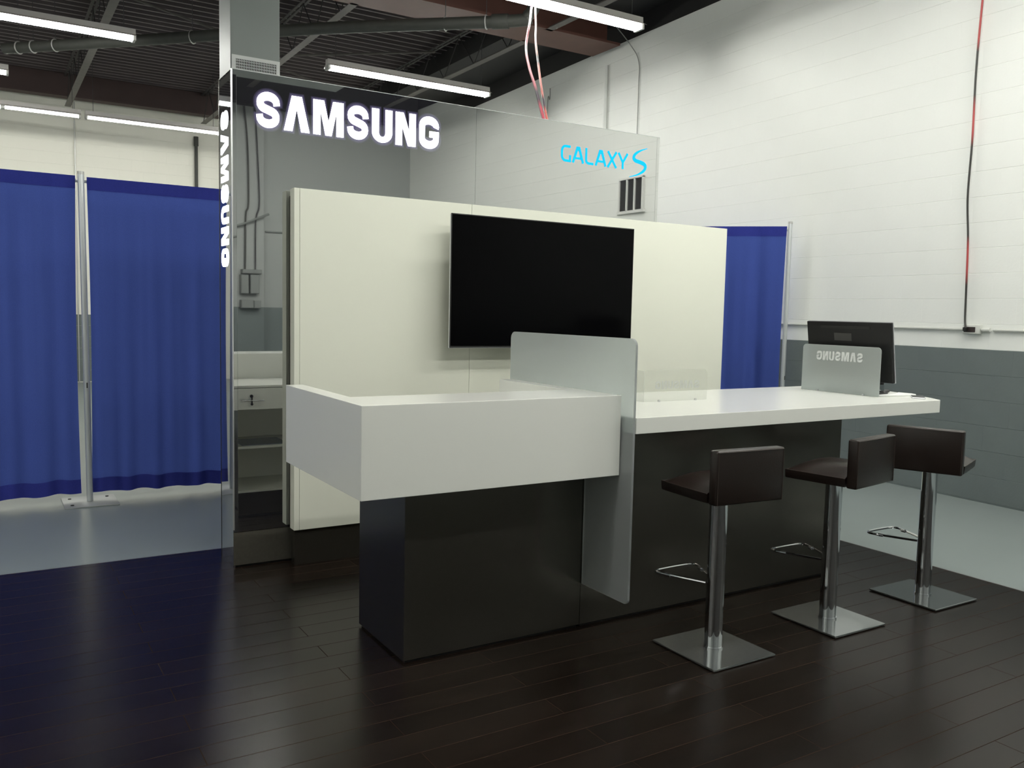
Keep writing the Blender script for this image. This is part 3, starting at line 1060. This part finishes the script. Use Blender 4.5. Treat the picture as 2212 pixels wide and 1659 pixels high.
obj('rim', MB().box(-0.072, 0.072, -0.036, 0.036, 0, 0.009, 0.004, 2).xf(pr_), M['silver'], ph)
obj('screen', MB().box(-0.066, 0.066, -0.033, 0.033, 0.0091, 0.0105).xf(pr_), M['screen'], ph)

# ------------------------------------------------------------------ bar stools
def stool(cx, cy, th, dx, label):
    t = thing('bar_stool', (cx, cy, 0), label, 'stool', 'bar stools along the desk')
    obj('base_plate', MB().box(cx - .187, cx + .187, cy - .197, cy + .197, 0.003, 0.012, 0.0025, 2), M['chrome_base'], t)
    obj('base_pad', MB().box(cx - .178, cx + .178, cy - .188, cy + .188, 0.0, 0.003), M['black'], t)
    obj('column', MB().cyl((cx, cy, 0.020), (cx, cy, 0.705), 0.040, 40), M['chrome'], t, True)
    obj('collar', MB().cyl((cx, cy, 0.0121), (cx, cy, 0.020), 0.044, 40), M['chrome'], t, True)
    z = 0.303
    path = smooth_path([(cx - .030, cy + .030, z), (cx - .085, cy + .16, z), (cx - .118, cy + .25, z), (cx - .100, cy + .283, z), (cx - .03, cy + .290, z), (cx + .05, cy + .290, z),
                        (cx + .112, cy + .283, z), (cx + .128, cy + .25, z), (cx + .092, cy + .16, z), (cx + .030, cy + .030, z)], 6)
    obj('footrest', MB().tube(path, 0.0065, 8), M['chrome'], t, True)
    for s in (-1, 1):
        obj('footrest_clip', MB().cyl((cx + s * .098, cy + .19, z), (cx + s * .106, cy + .215, z), 0.0095, 10), M['chrome'], t, True)
    R = Matrix.Translation((cx + dx, cy, 0)) @ Matrix.Rotation(th, 4, 'Z')
    # seat: domed cushion
    b = bmesh.new()
    hw, y0, y1, z0, ze, zd = 0.192, -0.150, 0.167, 0.716, 0.756, 0.056
    n = 14
    top = []
    for i in range(n + 1):
        rw = []
        for j in range(n + 1):
            u = -1 + 2 * i / n
            v = -1 + 2 * j / n
            e = 1 - max(abs(u), abs(v)) ** 6 * 0.0
            dome = (1 - abs(u) ** 2.4) * (1 - max(v, 0) ** 2.6)
            # rounded plan corners
            sx = u * hw * (1 - 0.010 * abs(v) ** 8)
            sy = (y0 + y1) / 2 + v * (y1 - y0) / 2 * (1 - 0.012 * abs(u) ** 8)
            rw.append(b.verts.new((sx, sy, ze + zd * dome ** 0.9)))
        top.append(rw)
    for i in range(n):
        for j in range(n):
            b.faces.new((top[i][j], top[i + 1][j], top[i + 1][j + 1], top[i][j + 1]))
    rim = [top[i][0] for i in range(n + 1)] + [top[n][j] for j in range(1, n + 1)] + [top[i][n] for i in range(n - 1, -1, -1)] + [top[0][j] for j in range(n - 1, 0, -1)]
    low = [b.verts.new((v.co.x * 0.985, v.co.y * 0.985, z0 + 0.004)) for v in rim]
    lw2 = [b.verts.new((v.co.x * 0.97, v.co.y * 0.97, z0)) for v in rim]
    for A, B in ((rim, low), (low, lw2)):
        for i in range(len(A)):
            k2 = (i + 1) % len(A)
            b.faces.new((A[i], A[k2], B[k2], B[i]))
    b.faces.new(lw2)
    mb = MB()
    mb.merge(b)
    obj('seat', mb.xf(R), M['leather'], t, True)
    # welt along the seat edge
    welt = [(hw * 0.992 * sx_, yy, ze + 0.001) for sx_, yy in ((-1, y0 + .01), (-1, y1 - .006), (1, y1 - .006), (1, y0 + .01))]
    obj('seat_seam', MB().tube([R @ Vector(p) for p in welt], 0.0018, 6), M['seam'], t)
    bb = MB().box(-0.187, 0.187, -0.202, -0.151, 0.712, 0.944, 0.009, 3)
    for v in bb.bm.verts:                       # slight backward swell
        v.co.y -= 0.004 * (1 - (v.co.x / 0.187) ** 2)
    obj('backrest', bb.xf(R), M['leather'], t, True)
    sm = [(-0.180, -0.2025, 0.715), (-0.180, -0.2025, 0.937), (0, -0.2062, 0.937), (0.180, -0.2025, 0.937), (0.180, -0.2025, 0.715)]
    obj('back_seam', MB().tube([R @ Vector(p) for p in sm], 0.0016, 6), M['seam'], t)
    obj('seat_plate', MB().box(-0.09, 0.09, -0.09, 0.09, 0.700, 0.7165).xf(R), M['black'], t)
    return t


stool(1.291, -0.512, -0.071, -0.008, 'dark brown leather bar stool nearest the camera, first of the row')
stool(2.078, -0.507, 0.167, 0.006, 'dark brown leather bar stool in the middle of the row')
stool(2.862, -0.510, -1.203, 0.002, 'dark brown leather bar stool turned sideways, farthest right of the row')

# ------------------------------------------------------------------ pipe and drape
def drape(name, label, p0, p1, z0a, z0b, ztop, amp, lam, seed, hem_top=0.095, hem_bot=0.11):
    rnd = random.Random(seed)
    p0, p1 = Vector((*p0, 0)), Vector((*p1, 0))
    d = p1 - p0
    L = d.length
    d.normalize()
    nrm = Vector((d.y, -d.x, 0))
    nu = max(24, int(L / 0.02))
    nv = 30
    ph = [rnd.uniform(0, 6.28) for _ in range(5)]
    fr = [1 / lam, 1 / (lam * 0.61), 1 / (lam * 1.9), 1 / (lam * 0.37)]
    def off(s, v):
        a = amp * (0.35 + 0.65 * (1 - v)) * min(1, (1 - v) / 0.06 + 0.12)
        q = math.sin(2 * math.pi * s * fr[0] + ph[0] + 0.5 * v) + 0.5 * math.sin(2 * math.pi * s * fr[1] + ph[1]) + 0.7 * math.sin(2 * math.pi * s * fr[2] + ph[2] - 0.8 * v)
        return a * q * 0.5 + 0.002 * math.sin(2 * math.pi * s * fr[3] * 2.2 + ph[3]) * v
    def bottom(s):
        return z0a + (z0b - z0a) * s / L + 0.006 * math.sin(2 * math.pi * s / (lam * 1.4) + ph[4])
    def sheet(va, vb, push, n):
        mb = MB()
        g_ = []
        for i in range(nu + 1):
            s = L * i / nu
            col = []
            for j in range(n + 1):
                z_lo = bottom(s)
                v = va + (vb - va) * j / n
                z = z_lo + (ztop - z_lo) * v
                o_ = off(s, v) + push
                inset = 0.012 * math.sin(math.pi * v) * (1 if i == 0 else (-1 if i == nu else 0))
                p = p0 + d * (s + inset) + nrm * o_
                col.append(mb.bm.verts.new((p.x, p.y, z)))
            g_.append(col)
        for i in range(nu):
            for j in range(n):
                mb.bm.faces.new((g_[i][j], g_[i + 1][j], g_[i + 1][j + 1], g_[i][j + 1]))
        return mb
    H = ztop - min(z0a, z0b)
    t = thing(name, ((p0.x + p1.x) / 2, (p0.y + p1.y) / 2, min(z0a, z0b)), label, 'curtain')
    obj('cloth', sheet(0, 1, 0, nv), M['drape'], t, 'all')
    hb = sheet(1 - hem_top / H, 1, 0.006, 4)
    for v in hb.bm.verts:
        pass
    obj('top_hem', hb, M['drape_hem'], t, 'all', label='darker rod pocket along the top')
    obj('bottom_hem', sheet(0, hem_bot / H, 0.004, 4), M['drape_hem'], t, 'all', label='darker folded hem along the bottom')
    return t


def upright(name, label, x, y, z1, tiltx=0.0, base=True):
    t = thing(name, (x, y, FZ), label, 'pole')
    obj('post', MB().cyl((x, y, FZ + .01), (x + tiltx, y, z1), 0.0225, 20), M['pole'], t, True)
    obj('post_cap', MB().cyl((x + tiltx, y, z1), (x + tiltx, y, z1 + .022), 0.0235, 16).cyl((x + tiltx, y - .03, z1 + .006), (x + tiltx, y - .0226, z1 + .006), 0.006, 8), M['hanger'], t, True)
    obj('slot', MB().box(x - .004 + tiltx * .35, x + .004 + tiltx * .35, y - .0245, y - .0215, 0.86, 0.90), M['black'], t)
    if base:
        obj('base_plate', MB().box(x - .185, x + .185, y - .195, y + .195, FZ, FZ + .008, 0.002, 1), M['pole_base'], t)
        for (a, b_) in ((-.13, .12), (.13, .12), (-.13, -.12)):
            obj('bolt', MB().cyl((x + a, y + b_, FZ + .008), (x + a, y + b_, FZ + .013), 0.012, 10), M['black'], t)
    return t


upright('drape_upright', 'aluminium pole on a square base plate between the two left blue curtains', -0.822, 3.918, 2.435, -0.02)
drape('curtain', 'blue curtain at the far left edge, left of the aluminium pole', (-3.6, 3.965), (-0.875, 3.965), 0.01, 0.055, 2.43, 0.020, 0.19, 3)
drape('curtain', 'wide blue curtain between the aluminium pole and the mirrored tower', (-0.800, 3.955), (2.2, 3.955), 0.055, 0.02, 2.425, 0.022, 0.17, 5)
cbx = tag(obj('crossbar', MB().cyl((-3.7, 3.99, 2.395), (2.3, 3.99, 2.395), 0.011, 12), M['pole'], None, True), 'thin crossbar through the tops of the left blue curtains', 'crossbar')
upright('drape_upright', 'white metal pole at the right edge of the blue curtain by the block wall', 5.545, 2.850, 2.45, 0.0)
drape('curtain', 'blue curtain behind the desk, right of the white panel wall', (3.60, 4.72), (5.525, 2.872), 0.05, 0.05, 2.425, 0.055, 0.26, 11, hem_top=0.10)
tag(obj('crossbar', MB().cyl((3.58, 4.79, 2.39), (5.56, 2.888, 2.39), 0.011, 12), M['pole'], None, True), 'thin crossbar through the top of the right blue curtain', 'crossbar')

# ------------------------------------------------------------------ fluorescent lights
def strip_light(label, x0, x1, y, z, splits=1, chains=True, ztop=5.6, far=False):
    """z = underside of the tubes; tube pair(s) along x under a white housing with side reflectors"""
    t = thing('strip_light', ((x0 + x1) / 2, y, z), label, 'light', 'fluorescent strip lights')
    zz = z + 0.042
    prof = [(y - .115, zz - .012), (y - .112, zz - .012), (y - .055, zz + .012), (y + .055, zz + .012), (y + .112, zz - .012), (y + .115, zz - .012), (y + .060, zz + .020),
            (y + .050, zz + .020), (y + .045, zz + .085), (y - .045, zz + .085), (y - .050, zz + .020), (y - .060, zz + .020)]
    obj('housing', MB().prism(prof, 'x', x0, x1), M['housing'], t)
    n = splits
    for k in range(n):
        a = x0 + (x1 - x0) * k / n + 0.03
        b_ = x0 + (x1 - x0) * (k + 1) / n - 0.03
        for s in ((0,) if far else (-1, 1)):
            obj('tube', MB().cyl((a, y + s * .045, z + .019), (b_, y + s * .045, z + .019), 0.019, 12), M['tube_far' if far else 'tube'], t, True)
    for k in range(n + 1):
        sb = MB()
        xx = x0 + (x1 - x0) * k / n
        xa, xb = max(xx - .03, x0), min(xx + .03, x1)
        sb.box(xa, xb, y - .07, y + .07, z - .006, zz + .010)
        obj('socket', sb, M['socket'], t)
    if chains:
        for xx in (x0 + .12, x1 - .12):
            obj('hanger', MB().cyl((xx, y, zz + .085), (xx, y, ztop), 0.004, 6), M['wire'], t)
    return t


strip_light('fluorescent strip light at the upper left corner of the photo', -2.31, 0.13, 8.0, 4.57)
strip_light('fluorescent strip light above the mirrored wall lettering', 2.41, 4.83, 7.85, 4.585)
strip_light('large fluorescent strip light at the top, above the red cords', 2.20, 4.66, 4.26, 4.56)
strip_light('fluorescent strip light whose tip shows at the far left edge', -3.50, -1.09, 10.9, 4.62)
strip_light('far fluorescent strip light by the back wall, left of the thin gap', -2.24, -0.01, 13.0, 4.545, 2, far=True)
strip_light('far fluorescent strip light by the back wall, ending at the mirrored tower', 0.06, 2.24, 13.0, 4.545, far=True)
for (x0, y, where) in ((2.05, 0.25, 'straight above the bar stools'), (2.65, -1.5, 'above the right floor before the bar stools'), (-0.60, -1.9, 'straight above the camera'), (2.40, -4.2, 'right of and behind the camera'),
                       (-0.60, -4.2, 'straight behind the camera'), (-4.60, -0.6, 'above the left floor before the curtains'), (2.41, 11.6, 'behind the right end of the mirrored wall'), (-6.95, 3.4, 'left of the blue curtains'), (-6.6, -0.9, 'at the far left of the room')):
    strip_light('added fluorescent strip light for fill, out of the frame, ' + where, x0, x0 + 2.45, y, 4.57)  # unseen lamps, added to fill the room with light

# ------------------------------------------------------------------ duct, ceiling pipe, cords
du = thing('air_duct', (0.59, 4.7, 3.40), 'grey square sheet metal duct hanging behind the mirrored tower', 'duct')
obj('duct_body', MB().box(0.380, 0.804, 4.5, 4.90, 3.40, ZT - .01, 0.003, 1), M['duct'], du)
gm = MB()
gm.box(0.388, 0.802, 4.488, 4.4998, 3.612, 3.642).box(0.388, 0.420, 4.488, 4.4998, 3.40, 3.612).box(0.775, 0.802, 4.488, 4.4998, 3.40, 3.612).box(0.420, 0.775, 4.488, 4.4998, 3.40, 3.425)
obj('grille_frame', gm, M['grille'], du)
obj('grille_opening', MB().box(0.420, 0.775, 4.4960, 4.4995, 3.425, 3.612), M['black'], du)
gbm = MB()
for k in range(25):
    xx = 0.424 + k * (0.775 - 0.424) / 24.5
    gbm.box(xx, xx + .0045, 4.489, 4.4955, 3.425, 3.612)
for k in range(8):
    zz = 3.432 + k * 0.0235
    gbm.box(0.420, 0.775, 4.490, 4.4950, zz, zz + .004)
o = obj('grille_bars', gbm, M['grille'], du)
o['kind'] = 'stuff'

fd = thing('ceiling_duct', (2.0, -5.45, 4.55), 'grey level duct under the front ceiling, seen in the top of the mirror', 'duct')
obj('duct_body', MB().box(-1.0, 2.95, -5.60, -5.15, 4.60, 4.85, 0.004, 1), M['pole_base'], fd)
obj('duct_hanger', MB().cyl((-0.5, -5.4, 4.85), (-0.5, -5.4, 5.6), 0.006, 6), M['wire'], fd)
obj('duct_hanger', MB().cyl((2.6, -5.4, 4.85), (2.6, -5.4, 5.6), 0.006, 6), M['wire'], fd)

cp = thing('ceiling_pipe', (1.5, 7.4, 4.69), 'dark dusty pipe running under the ceiling with light hangers', 'pipe')
pts = [(-1.15, 10.02, 4.75), (2.00, 6.79, 4.75), (3.62, 5.35, 4.75)]
mbp = MB().tube(smooth_path([(-1.15, 10.02, 4.75), (0.3, 8.55, 4.75), (2.00, 6.80, 4.75), (3.62, 5.35, 4.75), (3.80, 5.17, 4.80), (3.86, 5.10, 5.0), (3.87, 5.09, 5.4)], 8), 0.068, 16)
obj('pipe_body', mbp, M['pipe'], cp, True)
obj('coupling', MB().cyl((3.50, 5.456, 4.75), (3.64, 5.334, 4.75), 0.082, 16), M['pipe'], cp, True)
for (hx, hy_) in ((0.787, 8.06), (3.10, 5.83), (-0.994, 9.86), (-0.838, 9.70), (-0.602, 9.46), (3.45, 5.50)):
    dv = Vector((0.72, -0.69, 0))
    sv = Vector((0.69, 0.72, 0))
    ring = [Vector((hx, hy_, 4.75)) + 0.074 * (math.cos(a_) * sv + math.sin(a_) * Vector((0, 0, 1))) for a_ in [i * 2 * math.pi / 16 for i in range(16)]]
    hm = MB().tube(ring, 0.008, 6, True)
    obj('hanger_rod', MB().cyl((hx, hy_, 4.82), (hx, hy_, 5.6), 0.004, 6), M['wire'], cp)
    obj('hanger', hm, M['hanger'], cp, True)

a = [(3.268, 4.268, 4.545), (3.255, 4.25, 4.51), (3.041, 3.936, 4.248), (2.735, 3.504, 3.875), (2.433, 2.964, 3.523), (2.224, 2.532, 3.235), (2.020, 2.10, 2.90), (2.00, 2.03, 2.82), (1.985, 1.97, 2.810)]
tag(obj('power_cord', MB().tube(smooth_path(a, 6), 0.0115, 8), M['cable_red'], None, True), 'dark red cord hanging from the ceiling light, bowing left', 'cord')
a = [(3.312, 4.268, 4.548), (3.302, 4.25, 4.518), (3.11, 3.936, 4.239), (2.837, 3.504, 3.933), (2.53, 2.964, 3.520), (2.285, 2.532, 3.209), (2.050, 2.10, 2.90), (2.035, 2.03, 2.82), (2.045, 1.97, 2.808)]
tag(obj('power_cord', MB().tube(smooth_path(a, 6), 0.0095, 8), M['cable_pink'], None, True), 'salmon pink cord hanging from the ceiling light, right of the dark red one', 'cord')

# ------------------------------------------------------------------ fittings on the right wall
def rw(y, off, z):
    return (wallx(y, off), y, z)


tag(obj('conduit', MB().cyl(rw(1.0, 0.018, 1.434), rw(14.8, 0.018, 1.430), 0.012, 10), M['conduit'], None, True), 'white painted conduit running along the block wall above the grey band', 'conduit')
tag(obj('conduit', MB().cyl(rw(-6.0, 0.018, 1.428), rw(0.74, 0.018, 1.434), 0.012, 10), M['conduit'], None, True), 'short conduit end right of the wall socket box', 'conduit')
ob = thing('socket_box', rw(0.915, 0.0, 1.398), 'small grey metal socket box on the right wall with a cable plugged in', 'socket')
obm = MB().box(-0.05, -0.004, -0.075, 0.075, -0.038, 0.038, 0.008, 2).xf(Matrix.Translation(rw(0.915, 0, 1.436)) @ Matrix.Rotation(ang, 4, 'Z'))
obj('box_body', obm, M['conduit'], ob, True)
obj('socket_face', MB().box(-0.054, -0.0505, -0.050, 0.050, -0.022, 0.022, 0.001, 1).xf(Matrix.Translation(rw(0.925, 0, 1.434)) @ Matrix.Rotation(ang, 4, 'Z')), M['dark_hole'], ob)
obj('plug', MB().box(-0.08, -0.0545, 0.012, 0.045, -0.014, 0.018, 0.005, 2).xf(Matrix.Translation(rw(0.925, 0, 1.434)) @ Matrix.Rotation(ang, 4, 'Z')), M['black'], ob)
obj('connector', MB().cyl(rw(0.835, 0.02, 1.434), rw(0.765, 0.02, 1.434), 0.017, 12), M['conduit'], ob, True)
a = [rw(0.99, 0.035, 4.86), rw(1.012, 0.035, 4.15), rw(1.028, 0.035, 3.6), rw(1.022, 0.035, 3.02), rw(1.030, 0.035, 2.55), rw(1.003, 0.035, 2.2), rw(0.992, 0.035, 1.87), rw(0.985, 0.035, 1.60), rw(0.975, 0.045, 1.50), rw(0.952, 0.066, 1.440)]
tag(obj('hanging_cable', MB().tube(smooth_path(a, 8), 0.0085, 8), M['cable_wall'], None, True), 'black and red cable hanging down the right block wall to the socket box', 'cable')
tag(obj('conduit', MB().cyl(rw(6.36, 0.03, 1.45), rw(6.36, 0.03, 4.85), 0.028, 12), M['wall_white'], None, True), 'thicker white vertical pipe on the right wall above the mirrored wall', 'conduit')
tag(obj('wall_wire', MB().tube(smooth_path([rw(5.98, 0.3, 5.34), rw(5.80, 0.05, 4.98), rw(5.66, 0.012, 4.74), rw(5.645, 0.012, 4.4), rw(5.645, 0.012, 3.6), rw(5.645, 0.012, 1.45)], 6), 0.006, 6), M['wall_wire'], None, True),
    'thin grey wire bending down the right wall, below the ceiling light end', 'wire')
tag(obj('wall_wire', MB().tube(smooth_path([rw(7.83, 0.012, 4.86), rw(7.83, 0.012, 4.7), rw(7.90, 0.012, 4.45), rw(7.90, 0.012, 1.45)], 6), 0.006, 6), M['wall_wire'], None, True),
    'thin faint wire on the right wall just right of the red cords', 'wire')
# back wall fittings
tag(obj('back_wall_pipe', MB().cyl((2.20, 14.84, FZ), (2.20, 14.84, 4.62), 0.032, 12).cyl((2.20, 14.84, 4.62), (2.20, 14.84, 4.80), 0.045, 12), M['pipe'], None, True), 'dark vertical pipe on the cream back wall above the blue curtain', 'pipe')
tag(obj('back_wall_conduit', MB().cyl((0.055, 14.87, FZ), (0.055, 14.87, 5.17), 0.011, 8), M['hanger'], None, True), 'thin grey conduit down the cream back wall above the pole', 'conduit')

# ------------------------------------------------------------------ front wall fittings (seen in the mirror)
FY = YF + 0.16
for (nm, lab, x0, x1, z0, z1, dp) in (('wire_trough', 'long grey trough box above the switch boxes, seen in the mirror', 2.17, 2.49, 2.03, 2.10, .12),
                                   ('switch_box', 'large grey switch box under the trough, seen in the mirror', 2.30, 2.445, 1.70, 2.015, .13),
                                   ('switch_box', 'narrow grey switch box left of the large one, seen in the mirror', 2.15, 2.275, 1.70, 2.01, .12),
                                   ('lower_box', 'grey lower junction box left half, seen in the mirror', 2.15, 2.355, 1.46, 1.60, .12),
                                   ('lower_box', 'grey lower junction box right half, seen in the mirror', 2.36, 2.475, 1.46, 1.59, .13)):
    t = thing(nm, ((x0 + x1) / 2, FY + dp / 2, z0), lab, 'box')
    obj('box_body', MB().box(x0, x1, FY, FY + dp, z0, z1, 0.004, 1), M['box_grey'], t)
    obj('cover', MB().box(x0 + .008, x1 - .008, FY + dp, FY + dp + .006, z0 + .008, z1 - .008, 0.002, 1), M['box_grey'], t)
tag(obj('conduit', MB().tube(smooth_path([(2.235, FY + .03, 4.74), (2.285, FY + .03, 4.1), (2.297, FY + .03, 3.2), (2.25, FY + .03, 2.96), (2.237, FY + .03, 2.10)], 6), 0.014, 8), M['pipe'], None, True), 'dark bent conduit on the front wall, left one in the mirror', 'conduit')
tag(obj('conduit', MB().tube(smooth_path([(2.41, FY + .03, 4.74), (2.47, FY + .03, 3.5), (2.47, FY + .03, 3.13), (2.416, FY + .03, 2.9), (2.406, FY + .03, 2.10)], 6), 0.012, 8), M['wire'], None, True), 'dark bent conduit on the front wall, right one in the mirror', 'conduit')
tag(obj('conduit', MB().tube([(1.2, FY + .075, 2.52), (2.18, FY + .075, 2.826), (2.62, FY + .075, 3.026)], 0.018, 8), M['box_grey'], None, True), 'sloping grey pipe on the front wall, seen in the mirror', 'conduit')
tag(obj('conduit', MB().cyl((2.62, YF + .02, 2.752), (3.6, YF + .02, 2.76), 0.014, 8), M['box_grey'], None, True), 'level grey pipe on the front wall beside the pilaster, seen in the mirror', 'conduit')
bpy.context.view_layer.update()
